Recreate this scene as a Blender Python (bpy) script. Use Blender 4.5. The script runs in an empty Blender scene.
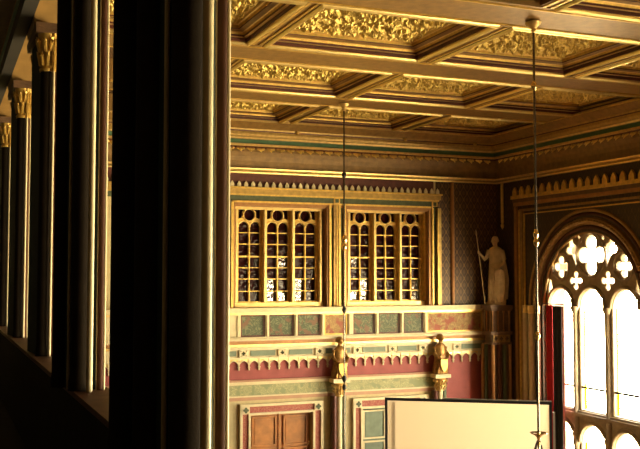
import bpy, bmesh, math, random
from mathutils import Vector, noise
C = bpy.context.scene.collection
S = bpy.context.scene
PI = math.pi
ZO = 6.4            # eye height above the hall floor; shapes below are written relative to eye level
random.seed(7)

# ------------------------------------------------------------------ materials
def new_mat(name):
    m = bpy.data.materials.new(name); m.use_nodes = True
    nt = m.node_tree; b = nt.nodes['Principled BSDF']
    return m, nt, b

def mat(name, col, rough=.6, metal=0., var=.25, scale=6., bump=.0, bscale=30., spec=.5):
    m, nt, b = new_mat(name)
    b.inputs['Roughness'].default_value = rough
    b.inputs['Metallic'].default_value = metal
    b.inputs['Specular IOR Level'].default_value = spec
    tc = nt.nodes.new('ShaderNodeTexCoord')
    n = nt.nodes.new('ShaderNodeTexNoise'); n.inputs['Scale'].default_value = scale; n.inputs['Detail'].default_value = 4
    nt.links.new(tc.outputs['Object'], n.inputs['Vector'])
    r = nt.nodes.new('ShaderNodeValToRGB')
    r.color_ramp.elements[0].position = .3; r.color_ramp.elements[1].position = .7
    r.color_ramp.elements[0].color = (*[c * (1 - var) for c in col], 1)
    r.color_ramp.elements[1].color = (*[min(1, c * (1 + var * .6)) for c in col], 1)
    nt.links.new(n.outputs['Fac'], r.inputs['Fac']); nt.links.new(r.outputs['Color'], b.inputs['Base Color'])
    if bump:
        n2 = nt.nodes.new('ShaderNodeTexNoise'); n2.inputs['Scale'].default_value = bscale
        nt.links.new(tc.outputs['Object'], n2.inputs['Vector'])
        bp = nt.nodes.new('ShaderNodeBump'); bp.inputs['Strength'].default_value = bump; bp.inputs['Distance'].default_value = .02
        nt.links.new(n2.outputs['Fac'], bp.inputs['Height']); nt.links.new(bp.outputs['Normal'], b.inputs['Normal'])
    return m

def pattern_mat(name, base, mark, third, scale=14., kind='scroll', rough=.6, metal=0.):
    """painted ornament: curling bands of one colour on another"""
    m, nt, b = new_mat(name); b.inputs['Roughness'].default_value = rough; b.inputs['Metallic'].default_value = metal
    tc = nt.nodes.new('ShaderNodeTexCoord'); oi = nt.nodes.new('ShaderNodeObjectInfo')
    off = nt.nodes.new('ShaderNodeVectorMath'); off.operation = 'ADD'
    nt.links.new(tc.outputs['Object'], off.inputs[0]); nt.links.new(oi.outputs['Location'], off.inputs[1])
    if kind == 'scroll':
        n = nt.nodes.new('ShaderNodeTexNoise'); n.inputs['Scale'].default_value = scale * .4; n.inputs['Distortion'].default_value = 1.6; n.inputs['Detail'].default_value = 1
        nt.links.new(off.outputs[0], n.inputs['Vector'])
        mu = nt.nodes.new('ShaderNodeMath'); mu.operation = 'MULTIPLY'; mu.inputs[1].default_value = 30
        nt.links.new(n.outputs['Fac'], mu.inputs[0])
        si = nt.nodes.new('ShaderNodeMath'); si.operation = 'SINE'; nt.links.new(mu.outputs[0], si.inputs[0])
        fac = si.outputs[0]
    else:
        # lattice of diamonds in the wall plane
        sx = nt.nodes.new('ShaderNodeSeparateXYZ'); nt.links.new(tc.outputs['Object'], sx.inputs[0])
        hz = nt.nodes.new('ShaderNodeMath'); hz.operation = 'ADD'
        nt.links.new(sx.outputs['X'], hz.inputs[0]); nt.links.new(sx.outputs['Y'], hz.inputs[1])
        def wave(op):
            a = nt.nodes.new('ShaderNodeMath'); a.operation = op
            nt.links.new(hz.outputs[0], a.inputs[0])
            z = nt.nodes.new('ShaderNodeMath'); z.operation = 'MULTIPLY'; z.inputs[1].default_value = .62
            nt.links.new(sx.outputs['Z'], z.inputs[0]); nt.links.new(z.outputs[0], a.inputs[1])
            k = nt.nodes.new('ShaderNodeMath'); k.operation = 'MULTIPLY'; k.inputs[1].default_value = scale
            nt.links.new(a.outputs[0], k.inputs[0])
            s = nt.nodes.new('ShaderNodeMath'); s.operation = 'COSINE'; nt.links.new(k.outputs[0], s.inputs[0])
            return s
        p, q = wave('ADD'), wave('SUBTRACT')
        mm = nt.nodes.new('ShaderNodeMath'); mm.operation = 'MULTIPLY'
        nt.links.new(p.outputs[0], mm.inputs[0]); nt.links.new(q.outputs[0], mm.inputs[1])
        fac = mm.outputs[0]
    r = nt.nodes.new('ShaderNodeValToRGB'); e = r.color_ramp.elements
    e[0].position = .25; e[0].color = (*base, 1); e[1].position = .75; e[1].color = (*mark, 1)
    if kind != 'scroll':
        ab = nt.nodes.new('ShaderNodeMath'); ab.operation = 'ABSOLUTE'; nt.links.new(fac, ab.inputs[0]); fac = ab.outputs[0]
        e[0].position = .04; e[0].color = (*mark, 1); e[1].position = .16; e[1].color = (*base, 1)
        for pos, c_ in ((.66, base), (.80, [(a_ + 2 * b_) / 3 for a_, b_ in zip(mark, base)])):
            q_ = e.new(pos); q_.color = (*c_, 1)
    nt.links.new(fac, r.inputs['Fac'])
    if third:
        n3 = nt.nodes.new('ShaderNodeTexNoise'); n3.inputs['Scale'].default_value = 5.; nt.links.new(off.outputs[0], n3.inputs['Vector'])
        r3 = nt.nodes.new('ShaderNodeValToRGB'); r3.color_ramp.elements[0].position = .52; r3.color_ramp.elements[1].position = .62
        nt.links.new(n3.outputs['Fac'], r3.inputs['Fac'])
        mx = nt.nodes.new('ShaderNodeMixRGB'); nt.links.new(r3.outputs['Color'], mx.inputs[0])
        nt.links.new(r.outputs['Color'], mx.inputs[1]); mx.inputs[2].default_value = (*third, 1)
        nt.links.new(mx.outputs['Color'], b.inputs['Base Color'])
    else:
        nt.links.new(r.outputs['Color'], b.inputs['Base Color'])
    return m

M = {}
M['gold'] = mat('gilding', (.72, .47, .11), .38, .45, .25, 9, .25, 40)
M['goldhi'] = mat('bright gilding', (.86, .62, .24), .32, .6, .15, 9)
M['oldgold'] = mat('darkened gilding', (.30, .16, .04), .35, .5, .4, 12)
M['bead'] = mat('pale gilt beading', (1., .78, .32), .28, .8, .1, 9)
M['relief'] = mat('gilded relief', (.92, .63, .17), .30, .6, .35, 16, .5, 60)
M['beam'] = mat('tan painted beam', (.33, .19, .055), .45, .2, .25, 7, .2, 60)
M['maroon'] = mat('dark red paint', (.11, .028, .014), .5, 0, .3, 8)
M['cove'] = mat('brown gold cove', (.25, .145, .045), .5, .2, .25, 7, .2, 60)
M['casing'] = mat('old gold casing', (.50, .32, .09), .4, .35, .25, 9)
M['rust'] = mat('orange brown gilding', (.36, .17, .05), .45, .2, .2, 8)
M['umber'] = mat('umber paint', (.14, .075, .035), .6, 0, .3, 8)
M['cream'] = mat('cream painted plaster', (.54, .445, .225), .6, 0, .12, 8, .1, 50)
M['ivory'] = mat('ivory painted molding', (.66, .57, .34), .5, 0, .10, 8)
M['rose'] = mat('rose red plaster', (.30, .062, .055), .65, 0, .18, 3)
M['pink'] = mat('salmon paint', (.44, .24, .14), .6, 0, .1, 6)
M['sage'] = mat('sage green paint', (.155, .205, .14), .6, 0, .15, 6)
M['green'] = mat('dark green paint', (.075, .095, .04), .6, 0, .25, 9)
M['teal'] = mat('teal green paint', (.10, .22, .13), .55, 0, .2, 8)
M['wood'] = mat('orange oak', (.42, .17, .036), .45, 0, .3, 5, .1, 40)
M['parquet'] = None
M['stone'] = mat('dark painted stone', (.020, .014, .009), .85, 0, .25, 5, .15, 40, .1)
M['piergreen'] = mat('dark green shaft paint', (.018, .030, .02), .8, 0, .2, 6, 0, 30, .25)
M['pierred'] = mat('brown red shaft paint', (.095, .038, .02), .6, 0, .2, 6, 0, 30, .2)
M['piertan'] = mat('ochre shaft paint', (.52, .40, .22), .38, 0, .12, 6)
M['marble'] = mat('aged marble', (.56, .43, .25), .55, 0, .2, 6, .1, 30)
M['iron'] = mat('black iron', (.012, .010, .009), .35, .3, .2, 20)
M['steel'] = mat('dark steel', (.13, .11, .09), .25, .9, .1, 20)
M['brass'] = mat('polished brass', (.80, .58, .25), .18, .9, .1, 20)
M['black'] = mat('black cloth', (.008, .008, .010), .8, 0, .2, 8)
M['redcloth'] = mat('red curtain cloth', (.52, .012, .018), .75, 0, .2, 8)
M['pinkcloth'] = mat('pink curtain lining', (.65, .22, .22), .8, 0, .1, 8)
M['screen'] = mat('matte screen fabric', (.86, .76, .52), .8, 0, .03, 2)
M['alu'] = mat('grey aluminium', (.62, .60, .55), .35, .7, .1, 10)
M['tracery'] = mat('grey brown window stone', (.34, .265, .165), .6, 0, .2, 8, .15, 40)
M['leadglass'] = None
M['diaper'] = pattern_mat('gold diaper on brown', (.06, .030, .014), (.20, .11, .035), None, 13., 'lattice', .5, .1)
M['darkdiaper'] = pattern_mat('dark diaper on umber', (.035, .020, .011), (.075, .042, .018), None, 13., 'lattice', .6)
M['greenpanel'] = pattern_mat('painted foliage on green', (.065, .085, .04), (.15, .165, .08), (.16, .085, .045), 10.)
M['redpanel'] = pattern_mat('painted foliage on ochre', (.26, .15, .045), (.36, .22, .07), (.26, .06, .025), 10.)
M['scroll'] = pattern_mat('scrollwork on pale green', (.27, .28, .13), (.43, .40, .20), (.22, .25, .12), 24.)
M['redband'] = pattern_mat('small red ornament', (.28, .05, .035), (.46, .2, .11), None, 40.)
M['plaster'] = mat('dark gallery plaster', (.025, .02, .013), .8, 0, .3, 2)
M['arch'] = mat('tan arch plaster', (.36, .21, .06), .7, 0, .2, 4)
M['parapet'] = mat('brown parapet stone', (.17, .085, .045), .6, 0, .25, 7, .2, 40)

def parquet():
    m, nt, b = new_mat('parquet'); b.inputs['Roughness'].default_value = .35
    tc = nt.nodes.new('ShaderNodeTexCoord'); br = nt.nodes.new('ShaderNodeTexBrick')
    br.inputs['Scale'].default_value = 1.5; br.inputs['Color1'].default_value = (.22, .12, .05, 1); br.inputs['Color2'].default_value = (.17, .09, .035, 1)
    br.inputs['Mortar'].default_value = (.12, .06, .03, 1); br.inputs['Mortar Size'].default_value = .008
    nt.links.new(tc.outputs['Object'], br.inputs['Vector']); nt.links.new(br.outputs['Color'], b.inputs['Base Color'])
    return m
M['parquet'] = parquet()

def leaded(name, spec, ior):
    m, nt, b = new_mat(name); b.inputs['Roughness'].default_value = .03; b.inputs['Specular IOR Level'].default_value = spec; b.inputs['IOR'].default_value = ior
    b.inputs['Base Color'].default_value = (.032, .006, .007, 1)
    tc = nt.nodes.new('ShaderNodeTexCoord')
    n = nt.nodes.new('ShaderNodeTexNoise'); n.inputs['Scale'].default_value = 7; n.inputs['Detail'].default_value = 2
    nt.links.new(tc.outputs['Object'], n.inputs['Vector'])
    bp = nt.nodes.new('ShaderNodeBump'); bp.inputs['Strength'].default_value = .35; bp.inputs['Distance'].default_value = .05
    nt.links.new(n.outputs['Fac'], bp.inputs['Height']); nt.links.new(bp.outputs['Normal'], b.inputs['Normal'])
    return m
M['leadglass'] = leaded('dark old glass', .30, 1.45); M['brightglass'] = leaded('boosted reflection glass', 1., 2.1)  # second glass has raised IOR so chosen panes show brighter reflections

def fabric():
    m, nt, b = new_mat('thin projection fabric'); b.inputs['Roughness'].default_value = .9; b.inputs['Base Color'].default_value = (.68, .57, .40, 1)
    t = nt.nodes.new('ShaderNodeBsdfTranslucent'); t.inputs[0].default_value = (.70, .57, .39, 1)
    mx = nt.nodes.new('ShaderNodeMixShader'); mx.inputs[0].default_value = .45; o = nt.nodes['Material Output']
    nt.links.new(b.outputs[0], mx.inputs[1]); nt.links.new(t.outputs[0], mx.inputs[2]); nt.links.new(mx.outputs[0], o.inputs[0])
    return m
M['screen'] = fabric()

def clear_glass(name, tint):
    m = bpy.data.materials.new(name); m.use_nodes = True; nt = m.node_tree; nt.nodes.clear()
    o = nt.nodes.new('ShaderNodeOutputMaterial'); t = nt.nodes.new('ShaderNodeBsdfTransparent'); g = nt.nodes.new('ShaderNodeBsdfGlossy')
    t.inputs[0].default_value = (*tint, 1); g.inputs['Roughness'].default_value = .05
    mx = nt.nodes.new('ShaderNodeMixShader'); mx.inputs[0].default_value = .04
    nt.links.new(t.outputs[0], mx.inputs[1]); nt.links.new(g.outputs[0], mx.inputs[2]); nt.links.new(mx.outputs[0], o.inputs[0])
    return m
M['glass'] = clear_glass('clear window glass', (.97, .96, .93))
M['yglass'] = clear_glass('yellow border glass', (1., .86, .06))

# ------------------------------------------------------------------ mesh helpers
class MB:
    def __init__(s): s.v = []; s.f = []; s.m = []
    def add(s, vs, fs, mi=0):
        b = len(s.v); s.v += [tuple(v) for v in vs]; s.f += [tuple(b + i for i in f) for f in fs]; s.m += [mi] * len(fs); return s
    def box(s, x0, x1, y0, y1, z0, z1, mi=0):
        vs = [(x, y, z) for x in (x0, x1) for y in (y0, y1) for z in (z0, z1)]
        return s.add(vs, [(0, 1, 3, 2), (4, 6, 7, 5), (0, 4, 5, 1), (2, 3, 7, 6), (0, 2, 6, 4), (1, 5, 7, 3)], mi)
    def loft(s, rings, mi=0, cap=True):
        n = len(rings[0]); vs = [p for r in rings for p in r]; fs = []
        for i in range(len(rings) - 1):
            for j in range(n):
                fs.append((i * n + j, i * n + (j + 1) % n, (i + 1) * n + (j + 1) % n, (i + 1) * n + j))
        if cap: fs += [tuple(range(n))[::-1], tuple((len(rings) - 1) * n + j for j in range(n))]
        return s.add(vs, fs, mi)
    def lathe(s, x, y, prof, n=20, mi=0, cap=True, sy=1.):
        return s.loft([[(x + r * math.cos(2 * PI * k / n), y + sy * r * math.sin(2 * PI * k / n), z) for k in range(n)] for r, z in prof], mi, cap)
    def tube(s, pts, rad, n=10, mi=0):
        pts = [Vector(p) for p in pts]; rad = rad if isinstance(rad, (list, tuple)) else [rad] * len(pts)
        rings = []
        for i, p in enumerate(pts):
            d = (pts[min(i + 1, len(pts) - 1)] - pts[max(i - 1, 0)]).normalized()
            u = d.cross(Vector((0, 0, 1)) if abs(d.z) < .9 else Vector((0, 1, 0))).normalized(); w = d.cross(u)
            rings.append([p + rad[i] * (math.cos(2 * PI * k / n) * u + math.sin(2 * PI * k / n) * w) for k in range(n)])
        return s.loft(rings, mi)
    def ball(s, c, r, n=12, mi=0):
        r = r if isinstance(r, (tuple, list)) else (r, r, r)
        rings = []
        for i in range(n + 1):
            t = -PI / 2 + PI * i / n; q = max(math.cos(t), .02)
            rings.append([(c[0] + r[0] * q * math.cos(2 * PI * k / (n * 2)), c[1] + r[1] * q * math.sin(2 * PI * k / (n * 2)), c[2] + r[2] * math.sin(t)) for k in range(n * 2)])
        return s.loft(rings, mi)
    def prism(s, poly, axis, a, b, mi=0):
        """polygon (u,v): axis 'y' -> x,z ; axis 'x' -> y,z ; axis 'z' -> x,y ; extruded from a to b"""
        def P(u, v, w): return {'y': (u, w, v), 'x': (w, u, v), 'z': (u, v, w)}[axis]
        return s.loft([[P(u, v, a) for u, v in poly], [P(u, v, b) for u, v in poly]], mi)
    def data(s, name, mats, smooth=False):
        me = bpy.data.meshes.new(name); me.from_pydata(s.v, [], s.f)
        for m in (mats if isinstance(mats, (list, tuple)) else [mats]): me.materials.append(M[m] if isinstance(m, str) else m)
        me.polygons.foreach_set('material_index', s.m)
        bm = bmesh.new(); bm.from_mesh(me); bmesh.ops.remove_doubles(bm, verts=bm.verts, dist=1e-5); bmesh.ops.recalc_face_normals(bm, faces=bm.faces); bm.to_mesh(me); bm.free()
        if smooth:
            me.polygons.foreach_set('use_smooth', [True] * len(me.polygons))
            me.set_sharp_from_angle(angle=math.radians(42))
        return me

def link(name, me, parent=None, origin=None):
    """me is in place (eye-level frame); the object's origin goes to the base of the mesh, or to the parent's origin"""
    o = bpy.data.objects.new(name, me); C.objects.link(o)
    if parent is not None:
        g = Vector((0, 0, 0)); p = parent
        while p is not None: g += p.location; p = p.parent
        me.transform(_T(Vector((0, 0, ZO)) - g)); o.parent = parent
    else:
        if origin is None:
            xs = [v.co for v in me.vertices]
            origin = Vector(((min(c.x for c in xs) + max(c.x for c in xs)) / 2, (min(c.y for c in xs) + max(c.y for c in xs)) / 2, min(c.z for c in xs)))
        origin = Vector(origin); me.transform(_T(-origin)); o.location = origin + Vector((0, 0, ZO))
    return o
from mathutils import Matrix
def _T(v): return Matrix.Translation(v)

def obj(name, mb, mats, parent=None, smooth=False): return link(name, mb.data(name, mats, smooth), parent)
def tag(o, label, cat, group=None):
    o['label'] = label; o['category'] = cat
    if group: o['group'] = group
    return o
def thing(name, label, cat, loc, group=None):
    o = bpy.data.objects.new(name, None); C.objects.link(o); o.location = Vector(loc) + Vector((0, 0, ZO)); o.empty_display_size = .1
    return tag(o, label, cat, group)
def struct(name, mb, mats, parent=None, smooth=False):
    o = obj(name, mb, mats, parent, smooth)
    if parent is None: o['kind'] = 'structure'
    return o
def struct_root(name, loc):
    o = bpy.data.objects.new(name, None); C.objects.link(o); o.location = Vector(loc) + Vector((0, 0, ZO)); o['kind'] = 'structure'; return o
def dup(o, off, label=None, parent=None, name=None):
    """a copy of a thing with copies of its parts and sub-parts, moved by off"""
    c = o.copy(); C.objects.link(c)
    if name: c.name = name
    if parent is not None: c.parent = parent
    else: c.location = o.location + Vector(off)
    if label: c['label'] = label
    for ch in [k for k in bpy.data.objects if k.parent is o]: dup(ch, (0, 0, 0), None, c)
    return c

def plate_mb(outer, holes, axis, a, b, bevel=0.):
    """filled outline with holes, extruded along axis between a and b; bevel chamfers the hole edges on the a side"""
    from mathutils.geometry import delaunay_2d_cdt
    def P(u, v, w): return {'y': (u, w, v), 'x': (w, u, v), 'z': (u, v, w)}[axis]
    mb = MB()
    def inside(c, pl):
        r = False
        for p, q in zip(pl, pl[1:] + pl[:1]):
            if (p[1] > c.y) != (q[1] > c.y) and c.x < p[0] + (c.y - p[1]) * (q[0] - p[0]) / (q[1] - p[1]): r = not r
        return r
    def cap(loops, w):
        vs, es = [], []
        for pl in loops:
            n0 = len(vs); vs += [Vector(p) for p in pl]; es += [(n0 + i, n0 + (i + 1) % len(pl)) for i in range(len(pl))]
        v2, _, f2, _, _, _ = delaunay_2d_cdt(vs, es, [], 0, 1e-6)
        keep = []
        for f in f2:
            c = (v2[f[0]] + v2[f[1]] + v2[f[2]]) / 3
            if inside(c, loops[0]) and not any(inside(c, h) for h in loops[1:]): keep.append(f)
        mb.add([P(p.x, p.y, w) for p in v2], keep)
    def grown(pl, d):
        area = sum(p[0] * q[1] - q[0] * p[1] for p, q in zip(pl, pl[1:] + pl[:1])); sg = 1 if area > 0 else -1; out = []
        for i, p in enumerate(pl):
            e = Vector(pl[(i + 1) % len(pl)]) - Vector(pl[i - 1])
            nn = Vector((e.y, -e.x)).normalized() * sg if e.length > 1e-9 else Vector((0, 0)); out.append((p[0] + nn.x * d, p[1] + nn.y * d))
        return out
    cap([outer] + [grown(h, bevel) if bevel else h for h in holes], a); cap([outer] + holes, b)
    for i, pl in enumerate([outer] + holes):
        n = len(pl); rings = [(pl, a), (pl, b)]
        if bevel and i: rings = [(grown(pl, bevel), a), (pl, a + bevel), (pl, b)]
        mb.loft([[P(u, v, w) for u, v in q] for q, w in rings], 0, cap=False)
    return mb

def rect(x0, x1, z0, z1): return [(x0, z0), (x1, z0), (x1, z1), (x0, z1)]
def arch_poly(c, hw, z0, zs, r=None, n=24):
    r = r or hw
    return [(c - hw, z0), (c + hw, z0)] + [(c + r * math.cos(PI * k / n), zs + r * math.sin(PI * k / n)) for k in range(n + 1)]
def circle(c, z, r, n=24): return [(c + r * math.cos(2 * PI * k / n), z + r * math.sin(2 * PI * k / n)) for k in range(n)]
def foil(c, z, d, r, n=4, rot=PI / 2, rmin=.1, N=64, sx=1., sz=1.):
    out = []
    for k in range(N):
        t = 2 * PI * k / N; best = rmin
        for i in range(n):
            a = t - (rot + 2 * PI * i / n); q = r * r - (d * math.sin(a)) ** 2
            if q >= 0 and math.cos(a) > 0: best = max(best, d * math.cos(a) + math.sqrt(q))
        out.append((c + sx * best * math.cos(t), z + sz * best * math.sin(t)))
    return out

def remeshed(mb, voxel, name, mats, parent=None, smooth_it=4):
    """several overlapping shapes fused into one continuous skin"""
    me0 = mb.data(name, mats); ob = bpy.data.objects.new('fuse', me0); C.objects.link(ob)
    r = ob.modifiers.new('r', 'REMESH'); r.mode = 'VOXEL'; r.voxel_size = voxel; r.use_smooth_shade = True
    s = ob.modifiers.new('s', 'SMOOTH'); s.iterations = smooth_it; s.factor = .5
    dg = bpy.context.evaluated_depsgraph_get(); dg.update()
    me = bpy.data.meshes.new_from_object(ob.evaluated_get(dg)); me.name = name
    me.materials.clear()
    for m in (mats if isinstance(mats, (list, tuple)) else [mats]): me.materials.append(M[m])
    me.polygons.foreach_set('material_index', [0] * len(me.polygons))
    me.polygons.foreach_set('use_smooth', [True] * len(me.polygons))
    bpy.data.objects.remove(ob); bpy.data.meshes.remove(me0)
    return link(name, me, parent)

# ------------------------------------------------------------------ room sizes
XL, XR, YB, YF = 1.465, 15.65, 24., -8.
ZF, ZC = -6.4, 4.10
GX, GF = -2.4, -2.3      # gallery rear wall and gallery floor

# ------------------------------------------------------------------ shell
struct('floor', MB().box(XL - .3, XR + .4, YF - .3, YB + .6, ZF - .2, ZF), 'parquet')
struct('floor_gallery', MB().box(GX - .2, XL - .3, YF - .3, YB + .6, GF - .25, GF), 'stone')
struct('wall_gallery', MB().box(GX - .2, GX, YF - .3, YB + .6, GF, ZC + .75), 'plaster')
struct('wall_front', MB().box(GX - .2, XR + .8, YF - .3, YF, ZF, ZC + .75), 'umber')
struct('ceiling', MB().box(GX - .2, XR + .8, YF - .3, YB + .6, ZC + .45, ZC + .75), 'umber')

# back wall: one plate with the two window recesses and the two door recesses
O1, O2 = (7.38, 10.04), (10.66, 13.27)           # window recesses
D1, D2 = (7.83, 9.62), (11.12, 12.91)            # door openings
DT = -3.72
bw = plate_mb(rect(GX, XR, ZF, ZC + .45),
              [rect(*O1, -.86, 1.9), rect(*O2, -.86, 1.9), rect(*D1, ZF + .004, DT), rect(*D2, ZF + .004, DT)], 'y', YB, YB + .45)
bw.box(GX, XR, YB + .5, YB + .6, ZF, ZC + .45)
struct('wall_back', bw, 'cream')
# painted fields lying on the back wall
struct('trim_1', MB().box(13.53, XR, YB - .012, YB - .0, -.86, 2.77), 'diaper')
struct('trim_2', MB().box(XL, XR, YB - .012, YB, -3.1, -2.2), 'rose')
struct('trim_3', MB().box(13.85, 15.3, YB - .014, YB, -6.4, -3.1), 'rose')
struct('trim_4', MB().box(XL, 13.45, YB - .02, YB, 2.3, 2.77), 'maroon')

# right wall with four round-arched openings
WY = [19.8, 13.6, 7.7, 1.8]; WS, WR = -.83, 1.98; WB = -5.7
rw = plate_mb([(YF, ZF), (YB + .6, ZF), (YB + .6, ZC + .45), (YF, ZC + .45)], [arch_poly(c, WR, WB, WS) for c in WY], 'x', XR, XR + .75)
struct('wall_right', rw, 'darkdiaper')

# left wall: solid below the gallery, piers on a parapet, arched wall above
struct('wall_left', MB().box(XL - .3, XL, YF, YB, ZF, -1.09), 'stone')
pm = MB().box(XL - .305, XL + .03, YF, YB, -1.09, -1.04)
struct('trim_5', pm, 'parapet')
PITCH = 3.9; PY = [5.35 + PITCH * k for k in range(-3, 5)]
AZ = 3.30
aw_holes = [arch_poly((PY[k] + PY[k + 1]) / 2, 1.45, AZ, AZ, None, 20) for k in range(len(PY) - 1)]
def seg_arch(c, hw, z0, rise, n=16):
    R = (hw * hw + rise * rise) / (2 * rise); a = math.asin(hw / R)
    return [(c - R * math.sin(a - 2 * a * k / n) * 1., z0 - R + rise + R * math.cos(a - 2 * a * k / n)) for k in range(n + 1)]
outl = [(YF, ZC + .45), (YF, AZ)]
for k in range(len(PY)):
    outl.append((PY[k] - .42, AZ)) if k == 0 else None
    if k < len(PY) - 1:
        outl += [(PY[k] + .42, AZ)] + seg_arch((PY[k] + PY[k + 1]) / 2, PITCH / 2 - .42, AZ, .55)[1:-1] + [(PY[k + 1] - .42, AZ)]
outl += [(PY[-1] + .42, AZ), (YB, AZ), (YB, ZC + .45)]
struct('wall_arcade', plate_mb(outl, [], 'x', XL - .34, XL), 'arch')
struct('trim_6', MB().box(XL - .52, XL - .35, YF, YB, AZ + .1, AZ + .32, 0).box(XL - .55, XL - .52, YF, YB, AZ + .3, AZ + .36, 1), ['plaster', 'teal'])

# ------------------------------------------------------------------ ceiling beams, coffers
BX = [1.8, 5.2, 8.6, 12.0]; HX = .17
BY = [.6 - 3.9, .6, 4.5, 8.4, 12.3, 16.2, 20.1]; HY = .6
bm_i = 0
for y in BY:
    o = MB().box(XL, XR, y - HY + .03, y + HY - .03, ZC, ZC + .45)
    for s in (-1, 1): o.box(XL, XR, y + s * (HY - .14) - .02, y + s * (HY - .14) + .02, ZC - .02, ZC, 1)
    struct('ceiling_beam', o, ['beam', 'gold'])
edgesY = sorted(BY)
for x in BX:
    for i in range(len(BY) - 1):
        a, b = BY[i] + HY - .03, BY[i + 1] - HY + .03
        o = MB().box(x - HX + .03, x + HX - .03, a, b, ZC + .02, ZC + .45)
        for s in (-.07, .07): o.box(x + s - .025, x + s + .025, a, b, ZC, ZC + .02, 1)
        struct('ceiling_crossbeam', o, ['beam', 'gold'])
    struct('ceiling_crossbeam', MB().box(x - HX + .03, x + HX - .03, BY[-1] + HY - .03, YB - .5, ZC + .02, ZC + .45), ['beam', 'gold'])
# flat margins along the two visible walls
struct('trim_7', MB().box(XL, XR, YB - .62, YB, ZC + .02, ZC + .45).box(XR - .36, XR, YF, YB - .62, ZC + .02, ZC + .45), 'beam')

def relief_panel(w, d, z):
    """acanthus foliage in high relief, hanging down from z"""
    n, m = 150, 150; mb = MB(); vs = []
    for j in range(m + 1):
        for i in range(n + 1):
            u, v = w * i / n, d * j / m
            p = Vector((u, v, 0))
            q = p + .10 * Vector((noise.noise(p * 4.5 + Vector((3, 1, 0))), noise.noise(p * 4.5 + Vector((9, 4, 2))), 0))
            a = 1 - abs(noise.noise(q * 11.)) * 2.8
            b = 1 - abs(noise.noise(q * 22. + Vector((5, 5, 1)))) * 2.4
            dist, _ = noise.voronoi(q * 10.)
            lobe = max(0, 1 - dist[0] * 1.6)
            h = .045 * max(0, a) + .035 * max(0, b) * (0.4 + lobe) + .065 * lobe
            e = min(u, w - u, v, d - v); h *= min(1, .25 + e / .05)
            vs.append((u - w / 2, v - d / 2, z - h))
    fs = [(j * (n + 1) + i, j * (n + 1) + i + 1, (j + 1) * (n + 1) + i + 1, (j + 1) * (n + 1) + i) for j in range(m) for i in range(n)]
    mb.add(vs, fs); return mb

def coffer_ring(x0, x1, y0, y1):
    prof = [(-.05, ZC, 0), (-.04, ZC - .02, 4), (-.02, ZC - .038, 4), (.0, ZC - .042, 4), (.02, ZC - .034, 4), (.034, ZC - .016, 4), (.04, ZC + .005, 4), (.034, ZC + .025, 4), (.05, ZC + .035, 2), (.055, ZC + .085, 2), (.11, ZC + .09, 1), (.115, ZC + .125, 2), (.13, ZC + .16, 0), (.15, ZC + .17, 1),
            (.24, ZC + .185, 3), (.25, ZC + .20, 2), (.26, ZC + .25, 0), (.29, ZC + .26, 1), (.31, ZC + .285, 0), (.34, ZC + .29, 0), (.34, ZC + .34, 0)]
    mb = MB()
    for (o0, z0, _), (o1, z1, mi) in zip(prof, prof[1:]):
        r = [[(x0 + o, y0 + o, z), (x1 - o, y0 + o, z), (x1 - o, y1 - o, z), (x0 + o, y1 - o, z)] for o, z in ((o0, z0), (o1, z1))]
        mb.loft(r, mi, cap=False)
    return mb
cof_rows = [(3, 'row nearest the camera'), (4, 'third row from the back wall'), (5, 'second row from the back wall'), (6, 'row against the back wall')]
xr = [(BX[k] + HX, (BX[k + 1] - HX) if k < 3 else XR - .37) for k in range(4)]
colname = ['beside the left arcade', 'left of the hanging rods', 'right of the hanging rods', 'beside the arched window wall']
first = None
rd = {}
for r, rn in cof_rows:
    y0 = BY[r] + HY; y1 = (BY[r + 1] - HY) if r < 6 else YB - .6
    for k, (x0, x1) in enumerate(xr):
        if (r, k) in {(6, 0), (3, 0), (3, 1), (5, 0)}: continue
        cx, cy = (x0 + x1) / 2, (y0 + y1) / 2
        t = thing('ceiling_coffer', 'gilded ceiling coffer, %s, %s' % (rn, colname[k]), 'ceiling panel', (cx, cy, ZC), 'gilded coffers of the ceiling')
        obj('coffer_molding', coffer_ring(x0, x1, y0, y1), ['gold', 'goldhi', 'maroon', 'beam', 'bead'], t)
        key = (round(x1 - x0, 2), round(y1 - y0, 2))
        if key not in rd:
            p = obj('relief_panel', MB().add(*(lambda q: (q.v, q.f))(relief_panel(x1 - x0 - .68, y1 - y0 - .68, 0))), 'relief', None, True)
            rd[key] = p.data; p.data.transform(_T(Vector((0, 0, 0)))); off = p.location - Vector((0, 0, ZO)); p.data.transform(_T(off))
            p.parent = t; p.location = (0, 0, .305)
        else:
            p = bpy.data.objects.new('relief_panel', rd[key]); C.objects.link(p); p.parent = t; p.location = (0, 0, .305)

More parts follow.
